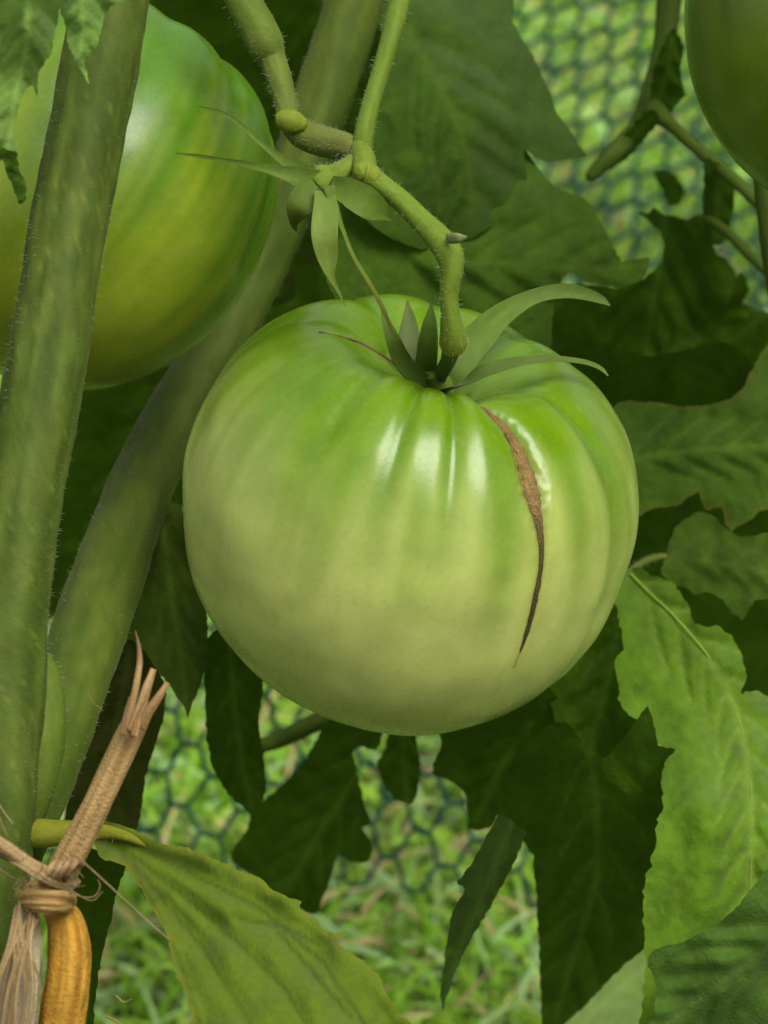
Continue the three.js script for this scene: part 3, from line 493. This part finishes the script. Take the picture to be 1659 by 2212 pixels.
leaf(plant, { label: 'rounded lobed leaf at the right edge above the large leaf', mat: LM.thin, col: [0.10, 0.185, 0.014], vcol: [0.15, 0.22, 0.03], d: [[1440, 1205, 0.70], [1660, 1160, 0.69], [1620, 1320, 0.685], [1500, 1270, 0.695]], mid: [[1436, 1204], [1500, 1206], [1590, 1220], [1680, 1240]], nv: 4, vl: 110,
  out: [[1434, 1212], [1442, 1178], [1462, 1138], [1490, 1116], [1516, 1106], [1546, 1116], [1562, 1136], [1590, 1156], [1626, 1158], [1670, 1150], [1720, 1180], [1720, 1290], [1660, 1292], [1630, 1298], [1618, 1318], [1604, 1340, 1], [1580, 1324], [1560, 1296], [1526, 1280], [1500, 1284], [1484, 1270], [1450, 1262], [1430, 1240]] });
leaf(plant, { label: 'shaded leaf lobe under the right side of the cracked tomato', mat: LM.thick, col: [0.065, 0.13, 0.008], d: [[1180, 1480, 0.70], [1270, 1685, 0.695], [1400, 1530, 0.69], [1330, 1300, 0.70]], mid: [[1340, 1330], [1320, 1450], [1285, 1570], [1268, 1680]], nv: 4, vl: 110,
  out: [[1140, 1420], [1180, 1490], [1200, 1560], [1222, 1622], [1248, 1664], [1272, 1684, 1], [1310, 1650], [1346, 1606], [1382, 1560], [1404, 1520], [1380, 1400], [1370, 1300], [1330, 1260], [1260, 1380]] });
leaf(plant, { label: 'mid green lobed leaf with a yellow tip right of the cracked tomato', mat: LM.mid, col: [0.085, 0.17, 0.012], edge: [0.16, 0.15, 0.02], ew: 8, d: [[1359, 865, 0.71], [1680, 700, 0.72], [1680, 1100, 0.70], [1400, 1110, 0.70]], mid: [[1340, 1000], [1430, 980], [1540, 970], [1700, 960]], nv: 5, vl: 150, step: 9,
  out: [[1320, 890], [1359, 864, 1], [1395, 869], [1440, 872], [1475, 878], [1515, 876], [1563, 868], [1600, 844], [1625, 800], [1648, 760], [1720, 700], [1720, 1110], [1659, 1101], [1638, 1106], [1612, 1130], [1590, 1138], [1580, 1150, 1], [1568, 1132], [1558, 1096], [1524, 1100], [1508, 1062, 1], [1488, 1072], [1468, 1092], [1427, 1095], [1400, 1104], [1372, 1114], [1320, 1080]] });
leaf(plant, { label: 'bright pale leaf at the bottom edge beside the dark leaf', mat: LM.thin, col: [0.17, 0.28, 0.03], vcol: [0.24, 0.36, 0.07], d: [[1210, 2230, 0.95], [1400, 2060, 1.03], [1400, 2230, 0.96]], mid: [[1230, 2240], [1310, 2160], [1395, 2085]], nv: 4, vl: 80, quilt: 0.003, step: 7,
  out: [[1180, 2260], [1230, 2190], [1290, 2130], [1340, 2080], [1384, 2054, 1], [1396, 2068], [1418, 2078], [1420, 2120], [1414, 2150], [1400, 2128], [1384, 2130], [1404, 2190], [1400, 2260]] });

// ---------------------------------------------------------------- the shaded plant behind
const shade = thing('tomato_plant', 'shaded tomato plant behind, with dark leaves and thin stems at the right and below', 'tomato plant', V3(0.08, 0, -0.22));
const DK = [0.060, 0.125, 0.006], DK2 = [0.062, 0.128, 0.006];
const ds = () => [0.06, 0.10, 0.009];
tube(shade, 'stem', [[1462, -80, 0.80, 30], [1446, 0, 0.80, 28], [1434, 110, 0.80, 25], [1412, 210, 0.80, 32], [1380, 270, 0.80, 22], [1330, 325, 0.79, 20], [1290, 365, 0.79, 16], [1266, 388, 0.79, 10]], { col: ds, n: 60, round1: 1 });
tube(shade, 'stem', [[1408, 235, 0.795, 26], [1450, 270, 0.79, 15], [1500, 316, 0.785, 14], [1560, 366, 0.78, 15], [1620, 420, 0.775, 14], [1700, 500, 0.77, 14]], { col: ds, n: 60 });
tube(shade, 'stem', [[1520, 470, 0.80, 12], [1575, 506, 0.79, 12], [1625, 556, 0.785, 12], [1690, 610, 0.78, 14]], { col: ds, n: 40 });
tube(shade, 'stem', [[1640, 360, 0.70, 16], [1650, 440, 0.70, 18], [1664, 540, 0.70, 20], [1690, 700, 0.70, 22]], { col: ds, n: 40 });
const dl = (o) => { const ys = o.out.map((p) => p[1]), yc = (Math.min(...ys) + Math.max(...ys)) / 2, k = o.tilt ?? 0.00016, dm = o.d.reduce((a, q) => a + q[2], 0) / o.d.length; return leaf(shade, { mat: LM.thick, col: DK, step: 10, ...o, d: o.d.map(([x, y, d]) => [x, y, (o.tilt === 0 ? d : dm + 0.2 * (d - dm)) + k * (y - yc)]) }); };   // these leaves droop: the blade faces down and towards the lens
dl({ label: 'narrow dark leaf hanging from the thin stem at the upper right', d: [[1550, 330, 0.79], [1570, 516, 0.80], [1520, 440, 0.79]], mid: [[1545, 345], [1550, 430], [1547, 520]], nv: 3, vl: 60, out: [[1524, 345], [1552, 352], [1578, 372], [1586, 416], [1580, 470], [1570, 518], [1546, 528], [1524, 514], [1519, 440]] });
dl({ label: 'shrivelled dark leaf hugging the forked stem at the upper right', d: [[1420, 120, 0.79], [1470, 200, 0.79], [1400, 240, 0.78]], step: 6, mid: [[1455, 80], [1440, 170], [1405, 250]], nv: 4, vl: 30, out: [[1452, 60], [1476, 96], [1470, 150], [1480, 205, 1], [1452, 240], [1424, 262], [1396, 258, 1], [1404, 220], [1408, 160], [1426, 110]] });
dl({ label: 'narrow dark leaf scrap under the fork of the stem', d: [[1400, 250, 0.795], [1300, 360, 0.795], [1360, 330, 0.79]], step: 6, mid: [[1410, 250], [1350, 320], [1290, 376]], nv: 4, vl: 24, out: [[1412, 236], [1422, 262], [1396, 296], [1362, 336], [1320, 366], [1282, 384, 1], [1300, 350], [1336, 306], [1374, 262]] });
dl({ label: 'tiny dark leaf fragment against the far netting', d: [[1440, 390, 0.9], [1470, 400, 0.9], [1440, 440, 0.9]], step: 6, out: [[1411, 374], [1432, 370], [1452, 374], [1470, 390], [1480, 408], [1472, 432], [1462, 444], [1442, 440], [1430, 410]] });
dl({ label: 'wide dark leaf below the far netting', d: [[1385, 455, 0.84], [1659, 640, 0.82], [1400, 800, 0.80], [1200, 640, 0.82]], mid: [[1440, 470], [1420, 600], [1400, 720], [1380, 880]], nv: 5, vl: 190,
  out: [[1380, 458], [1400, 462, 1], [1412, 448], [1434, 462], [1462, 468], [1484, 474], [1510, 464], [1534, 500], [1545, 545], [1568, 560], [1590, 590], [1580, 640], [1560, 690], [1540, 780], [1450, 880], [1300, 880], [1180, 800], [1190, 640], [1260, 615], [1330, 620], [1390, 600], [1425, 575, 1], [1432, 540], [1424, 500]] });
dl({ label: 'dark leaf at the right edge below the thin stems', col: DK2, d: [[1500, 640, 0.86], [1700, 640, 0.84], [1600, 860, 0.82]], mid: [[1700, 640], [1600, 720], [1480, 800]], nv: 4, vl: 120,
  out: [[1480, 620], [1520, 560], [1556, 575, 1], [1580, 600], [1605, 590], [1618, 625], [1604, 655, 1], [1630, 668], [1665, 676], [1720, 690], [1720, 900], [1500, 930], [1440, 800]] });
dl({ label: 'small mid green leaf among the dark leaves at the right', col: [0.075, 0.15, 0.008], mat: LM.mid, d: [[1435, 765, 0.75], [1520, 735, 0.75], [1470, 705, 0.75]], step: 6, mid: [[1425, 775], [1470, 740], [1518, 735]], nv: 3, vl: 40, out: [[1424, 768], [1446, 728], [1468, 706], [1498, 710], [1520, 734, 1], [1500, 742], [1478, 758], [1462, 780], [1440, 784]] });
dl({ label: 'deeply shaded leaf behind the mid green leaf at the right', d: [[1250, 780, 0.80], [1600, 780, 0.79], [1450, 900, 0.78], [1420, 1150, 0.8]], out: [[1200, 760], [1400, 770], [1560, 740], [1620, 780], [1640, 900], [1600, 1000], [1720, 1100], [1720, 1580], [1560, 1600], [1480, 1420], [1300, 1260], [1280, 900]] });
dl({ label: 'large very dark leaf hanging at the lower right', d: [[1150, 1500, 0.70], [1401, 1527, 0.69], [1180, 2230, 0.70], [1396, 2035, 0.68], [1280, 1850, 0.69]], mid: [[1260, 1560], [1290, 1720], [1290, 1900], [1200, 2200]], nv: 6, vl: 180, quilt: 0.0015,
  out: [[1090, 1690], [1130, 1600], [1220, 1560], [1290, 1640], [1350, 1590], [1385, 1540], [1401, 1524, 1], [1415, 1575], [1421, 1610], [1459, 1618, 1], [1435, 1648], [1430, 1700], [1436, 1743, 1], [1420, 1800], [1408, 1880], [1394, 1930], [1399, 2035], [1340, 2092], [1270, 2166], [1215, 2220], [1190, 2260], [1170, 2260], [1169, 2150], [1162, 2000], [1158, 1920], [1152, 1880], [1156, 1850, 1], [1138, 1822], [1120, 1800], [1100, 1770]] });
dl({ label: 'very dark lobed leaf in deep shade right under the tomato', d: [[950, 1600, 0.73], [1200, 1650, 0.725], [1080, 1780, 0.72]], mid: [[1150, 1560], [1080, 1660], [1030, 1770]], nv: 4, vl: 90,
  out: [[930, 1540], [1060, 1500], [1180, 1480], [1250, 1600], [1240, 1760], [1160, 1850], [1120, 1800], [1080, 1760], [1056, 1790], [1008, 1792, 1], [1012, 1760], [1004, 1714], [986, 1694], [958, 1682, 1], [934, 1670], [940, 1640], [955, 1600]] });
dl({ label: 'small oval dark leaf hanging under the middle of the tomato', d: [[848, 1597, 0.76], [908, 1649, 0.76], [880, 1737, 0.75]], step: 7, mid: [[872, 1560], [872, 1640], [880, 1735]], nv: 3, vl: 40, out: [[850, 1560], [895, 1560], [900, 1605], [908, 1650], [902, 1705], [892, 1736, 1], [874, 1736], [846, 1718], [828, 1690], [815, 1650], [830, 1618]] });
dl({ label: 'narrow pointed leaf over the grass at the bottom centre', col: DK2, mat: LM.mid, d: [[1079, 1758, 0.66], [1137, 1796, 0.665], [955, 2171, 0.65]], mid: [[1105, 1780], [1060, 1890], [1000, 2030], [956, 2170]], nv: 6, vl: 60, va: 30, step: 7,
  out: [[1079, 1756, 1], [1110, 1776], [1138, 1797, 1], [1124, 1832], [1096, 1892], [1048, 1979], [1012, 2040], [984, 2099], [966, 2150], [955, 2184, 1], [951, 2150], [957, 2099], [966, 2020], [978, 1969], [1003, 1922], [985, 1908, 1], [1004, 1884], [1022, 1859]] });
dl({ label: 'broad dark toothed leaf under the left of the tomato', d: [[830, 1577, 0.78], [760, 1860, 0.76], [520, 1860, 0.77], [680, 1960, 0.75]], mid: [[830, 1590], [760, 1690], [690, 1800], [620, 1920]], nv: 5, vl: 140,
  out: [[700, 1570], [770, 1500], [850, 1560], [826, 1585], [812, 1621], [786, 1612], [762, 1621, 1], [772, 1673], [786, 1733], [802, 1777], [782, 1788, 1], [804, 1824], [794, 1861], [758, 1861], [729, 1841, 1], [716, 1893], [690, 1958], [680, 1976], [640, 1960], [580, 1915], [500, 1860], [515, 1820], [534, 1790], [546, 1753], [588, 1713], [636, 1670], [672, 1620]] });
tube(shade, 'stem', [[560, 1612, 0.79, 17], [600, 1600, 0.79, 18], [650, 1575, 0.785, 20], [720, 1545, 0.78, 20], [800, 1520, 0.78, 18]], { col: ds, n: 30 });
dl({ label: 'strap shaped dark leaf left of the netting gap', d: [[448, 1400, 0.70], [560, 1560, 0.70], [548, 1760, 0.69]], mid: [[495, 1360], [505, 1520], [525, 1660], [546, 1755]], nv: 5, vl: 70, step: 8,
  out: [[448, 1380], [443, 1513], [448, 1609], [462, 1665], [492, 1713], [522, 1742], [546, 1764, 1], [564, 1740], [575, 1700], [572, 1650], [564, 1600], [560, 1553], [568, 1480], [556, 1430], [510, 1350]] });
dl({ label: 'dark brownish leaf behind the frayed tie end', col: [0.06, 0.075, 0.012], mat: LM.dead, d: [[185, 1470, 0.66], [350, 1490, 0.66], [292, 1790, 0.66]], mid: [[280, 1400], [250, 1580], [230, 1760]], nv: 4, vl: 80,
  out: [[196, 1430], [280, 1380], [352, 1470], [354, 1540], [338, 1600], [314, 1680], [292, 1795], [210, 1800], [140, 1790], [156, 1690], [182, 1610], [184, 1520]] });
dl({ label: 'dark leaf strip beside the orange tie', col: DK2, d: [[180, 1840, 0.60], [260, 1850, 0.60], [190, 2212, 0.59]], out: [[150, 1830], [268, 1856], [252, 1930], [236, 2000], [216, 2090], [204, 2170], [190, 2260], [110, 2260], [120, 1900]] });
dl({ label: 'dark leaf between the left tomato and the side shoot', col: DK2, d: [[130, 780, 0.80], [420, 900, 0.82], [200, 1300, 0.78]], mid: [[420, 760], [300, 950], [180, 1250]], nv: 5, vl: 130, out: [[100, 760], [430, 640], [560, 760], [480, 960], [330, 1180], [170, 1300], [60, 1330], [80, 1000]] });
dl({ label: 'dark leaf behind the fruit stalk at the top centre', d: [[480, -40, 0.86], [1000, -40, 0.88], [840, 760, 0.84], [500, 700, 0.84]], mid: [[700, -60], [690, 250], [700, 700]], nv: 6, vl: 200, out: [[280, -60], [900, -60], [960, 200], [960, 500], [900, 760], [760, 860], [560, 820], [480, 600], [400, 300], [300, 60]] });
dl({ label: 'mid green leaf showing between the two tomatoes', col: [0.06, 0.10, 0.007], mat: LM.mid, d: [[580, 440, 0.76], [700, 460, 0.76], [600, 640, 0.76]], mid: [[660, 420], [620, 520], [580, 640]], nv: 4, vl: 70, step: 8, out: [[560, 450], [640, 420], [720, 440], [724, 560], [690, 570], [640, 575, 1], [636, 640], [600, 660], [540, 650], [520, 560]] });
// unseen leaves added above the picture to shade the dark plant behind
for (const [x, y, d, s, r] of [[1380, -420, 0.80, 330, 0.2], [1080, -560, 0.86, 320, -0.5], [1830, -640, 0.70, 330, 0.8], [760, -460, 0.85, 300, 0.4], [1550, -700, 0.9, 320, -0.3], [1900, -560, 0.6, 320, 0.5], [1950, -700, 0.75, 300, 0.1]]) {
  const O = [], n = 26; for (let i = 0; i < n; i++) { const a = i / n * 2 * Math.PI, k = (1 - 0.25 * Math.abs(Math.sin(a * 3.5))) * s * (0.62 + 0.38 * Math.abs(Math.cos(a))); O.push([x + Math.cos(a + r) * k, y + Math.sin(a + r) * k * 0.8]); }
  dl({ d: [[x - s, y, d], [x + s, y, d + 0.01], [x, y - s, d - 0.15], [x, y + s, d + 0.1]], mid: [[x - s * 0.9 * Math.cos(r), y - s * 0.7 * Math.sin(r)], [x, y], [x + s * 0.9 * Math.cos(r), y + s * 0.7 * Math.sin(r)]], nv: 5, vl: 180, step: 24, out: O, mat: LM.thick, tilt: 0 });
}

// sepals of the cracked tomato
const ms = (pts, o) => sepal(main.t, pts, o);
ms([[932, 838, 0.600, 18], [900, 812, 0.594, 20], [868, 778, 0.588, 20], [850, 738, 0.584, 17], [836, 700, 0.583, 11], [822, 655, 0.584, 2]], { c0: [0.07, 0.12, 0.01], c1: [0.085, 0.14, 0.012], twist: 0.3 });
ms([[926, 840, 0.602, 22], [920, 800, 0.597, 24], [924, 745, 0.592, 22], [928, 700, 0.590, 16], [932, 655, 0.590, 3]], { c0: [0.07, 0.125, 0.01], c1: [0.08, 0.14, 0.01] });
ms([[920, 836, 0.604, 20], [896, 800, 0.601, 26], [886, 750, 0.600, 26], [884, 700, 0.602, 18], [880, 650, 0.606, 3]], { c0: [0.13, 0.15, 0.06], c1: [0.10, 0.15, 0.03] });
ms([[950, 836, 0.604, 24], [985, 790, 0.602, 34], [1040, 722, 0.606, 34], [1095, 672, 0.612, 24], [1156, 640, 0.616, 17], [1215, 628, 0.617, 17], [1262, 634, 0.616, 14], [1300, 648, 0.614, 9], [1318, 660, 0.613, 2]], { c0: [0.085, 0.16, 0.012], c1: [0.14, 0.21, 0.035] });
ms([[955, 842, 0.600, 22], [1000, 822, 0.594, 24], [1052, 798, 0.592, 22], [1110, 782, 0.594, 17], [1174, 775, 0.598, 13], [1232, 777, 0.603, 10], [1275, 785, 0.606, 9], [1300, 797, 0.607, 6], [1314, 812, 0.607, 1.5]], { c0: [0.055, 0.10, 0.01], c1: [0.13, 0.19, 0.025], face: camDir(0.1, 0.75, 0.6), twist: 0.2 });
ms([[940, 838, 0.606, 24], [970, 810, 0.612, 30], [1010, 770, 0.622, 30], [1060, 745, 0.634, 22], [1120, 740, 0.645, 3]], { c0: [0.09, 0.13, 0.02] });
tube(main.t, 'calyx', [[930, 800, 0.598, 20], [936, 822, 0.601, 26], [938, 840, 0.604, 48], [938, 850, 0.606, 40], [938, 856, 0.607, 10]], { col: () => [0.09, 0.14, 0.016], n: 30, round1: 1 });

// ---------------------------------------------------------------- knotted plant tie and twine
const caneMat = new THREE.MeshPhysicalMaterial({ vertexColors: true, roughness: 0.72, specularIntensity: 0.4, bumpMap: skinBump, bumpScale: 0.0003 });
const tie = thing('plant_tie', 'knotted brown fibre tie with a frayed upper end beside the thick stem, lower left', 'plant tie', at(110, 1940, 0.545));
const oc = (a, b) => (t, an, l, so) => mixc(a, b, 0.5 + 0.7 * n3(Math.cos(an) * 3 + so, Math.sin(an) * 3, l * 18) + 0.5 * n3(Math.cos(an) * 11 + so, Math.sin(an) * 11, l * 26));
tube(tie, 'upper_tail', [[118, 1930, 0.542, 30], [146, 1862, 0.54, 34], [178, 1800, 0.538, 33], [215, 1725, 0.536, 31], [250, 1650, 0.535, 30], [278, 1590, 0.535, 29], [300, 1545, 0.535, 26]], { col: oc([0.24, 0.145, 0.05], [0.42, 0.28, 0.12]), mat: caneMat, n: 70, seg: 24, flat: 0.75, face: BACK, grain: 0.05 });
for (const p of [[[272, 1590, 0.53, 11], [282, 1540, 0.529, 9], [294, 1480, 0.528, 8], [302, 1430, 0.528, 6], [300, 1395, 0.527, 4], [292, 1362, 0.526, 1]], [[285, 1580, 0.529, 13], [304, 1530, 0.528, 12], [318, 1485, 0.527, 10], [332, 1445, 0.527, 7]], [[300, 1570, 0.531, 13], [322, 1535, 0.53, 11], [346, 1500, 0.529, 9], [362, 1474, 0.529, 6]], [[268, 1600, 0.534, 10], [272, 1550, 0.533, 7], [280, 1505, 0.532, 2]], [[290, 1590, 0.527, 8], [300, 1545, 0.5265, 6], [315, 1515, 0.526, 3]]])
  tube(tie, 'splinter', p, { col: oc([0.34, 0.17, 0.06], [0.5, 0.34, 0.17]), mat: caneMat, n: 30, seg: 10, flat: 0.5, face: BACK, ridge: 0.12 });
tube(tie, 'lower_tail', [[112, 1950, 0.543, 28], [138, 1985, 0.54, 38], [150, 2040, 0.538, 44], [148, 2110, 0.537, 48], [138, 2180, 0.537, 50], [122, 2300, 0.537, 50]], { col: oc([0.30, 0.14, 0.014], [0.43, 0.235, 0.03]), mat: caneMat, n: 110, seg: 40, ridge: 0.05, grain: 0.015, mott: 0.25, label: 'smooth orange lower end of the tie' });
tube(tie, 'knot', [[52, 1948, 0.538, 12], [72, 1938, 0.532, 28], [100, 1936, 0.53, 34], [128, 1940, 0.533, 32], [150, 1958, 0.538, 16]], { col: oc([0.34, 0.19, 0.06], [0.5, 0.33, 0.13]), mat: caneMat, n: 60, seg: 40, ridge: 0.14, grain: 0.16, round0: 1, round1: 1 });
const twine = thing('twine', 'frayed pale brown twine wound above the knot with loose fibres and a hanging grey end', 'twine', at(60, 1880, 0.54));
const tc = oc([0.24, 0.14, 0.06], [0.42, 0.29, 0.15]), gcx = oc([0.22, 0.18, 0.11], [0.36, 0.31, 0.21]);
tube(twine, 'strand', [[-40, 1800, 0.52, 16], [0, 1826, 0.522, 16], [40, 1852, 0.524, 15], [80, 1874, 0.525, 15], [118, 1890, 0.528, 14], [150, 1896, 0.534, 12]], { col: tc, mat: caneMat, n: 50, ridge: 0.2, grain: 0.15 });
tube(twine, 'strand', [[-30, 1826, 0.523, 12], [20, 1848, 0.524, 12], [60, 1872, 0.524, 13], [100, 1898, 0.526, 13], [140, 1912, 0.531, 12], [168, 1905, 0.54, 8]], { col: tc, mat: caneMat, n: 50, ridge: 0.2, grain: 0.15 });
for (let i = 0; i < 4; i++) tube(twine, 'wrap', [[84 + i * 17, 1918 - i * 2, 0.536, 5], [96 + i * 17, 1896 - i * 3, 0.526, 8], [112 + i * 16, 1872 - i * 2, 0.525, 8], [130 + i * 14, 1862 + i * 2, 0.531, 6], [140 + i * 13, 1870, 0.54, 4]], { col: tc, mat: caneMat, n: 24, seg: 10, ridge: 0.15 });
const fib = (p, w = 1.6) => tube(twine, 'fibre', p.map((q, i) => [q[0], q[1], q[2] ?? 0.53, w * (1 - 0.5 * i / p.length)]), { col: oc([0.30, 0.19, 0.08], [0.46, 0.33, 0.17]), mat: caneMat, n: 30, seg: 6 });
fib([[152, 1838, 0.53], [200, 1880, 0.525], [260, 1935, 0.522], [320, 1990, 0.52], [364, 2028, 0.52]], 2.4);
fib([[-20, 1720, 0.53], [0, 1742], [14, 1762], [28, 1780]], 2.6); fib([[-10, 1745], [4, 1780], [16, 1806]], 2.2);
fib([[-20, 1860], [10, 1885], [40, 1902], [80, 1920]], 2.4); fib([[140, 1920], [180, 1938], [205, 1935], [216, 1915], [212, 1900]], 1.8); fib([[130, 1905], [165, 1930], [200, 1945], [222, 1925]], 1.6);
fib([[40, 1850], [60, 1890], [50, 1915], [20, 1905]], 1.8); fib([[250, 2150, 0.55], [268, 2165, 0.55], [284, 2158, 0.55]], 2.2); fib([[230, 2195, 0.55], [260, 2212, 0.55], [275, 2230, 0.55]], 2.2);
fib([[190, 1500, 0.55], [200, 1515, 0.55], [222, 1535, 0.55]], 1.0);
for (let i = 0; i < 16; i++) { const x0 = 58 + rr(-24, 30), x1 = 34 + (i / 15 - 0.5) * 92; fib([[x0, 1955 + rr(-10, 30), 0.532], [lerp(x0, x1, 0.4) + rr(-8, 8), 2040, 0.529], [x1 + rr(-8, 8), 2130, 0.528], [x1 - 14 + rr(-10, 10), 2260, 0.528]], rr(3, 6.5)); }
for (let i = 0; i < 26; i++) { const x = rr(20, 170), y = 1850 + rr(0, 70), a = rr(0, 6.28), l = rr(14, 46); fib([[x, y, 0.527], [x + Math.cos(a) * l * 0.5 + rr(-5, 5), y + Math.sin(a) * l * 0.5 + rr(-5, 5), 0.524], [x + Math.cos(a) * l, y + Math.sin(a) * l, 0.522]], rr(0.7, 1.5)); }
tube(twine, 'hanging_end', [[66, 1970, 0.537, 14], [58, 2030, 0.536, 30], [48, 2100, 0.535, 38], [38, 2180, 0.535, 42], [26, 2290, 0.535, 44]], { col: gcx, mat: caneMat, n: 60, seg: 30, flat: 0.5, face: BACK, ridge: 0.1, grain: 0.25, label: 'greyish frayed hanging end of the twine' });

renderer.render(scene, camera);
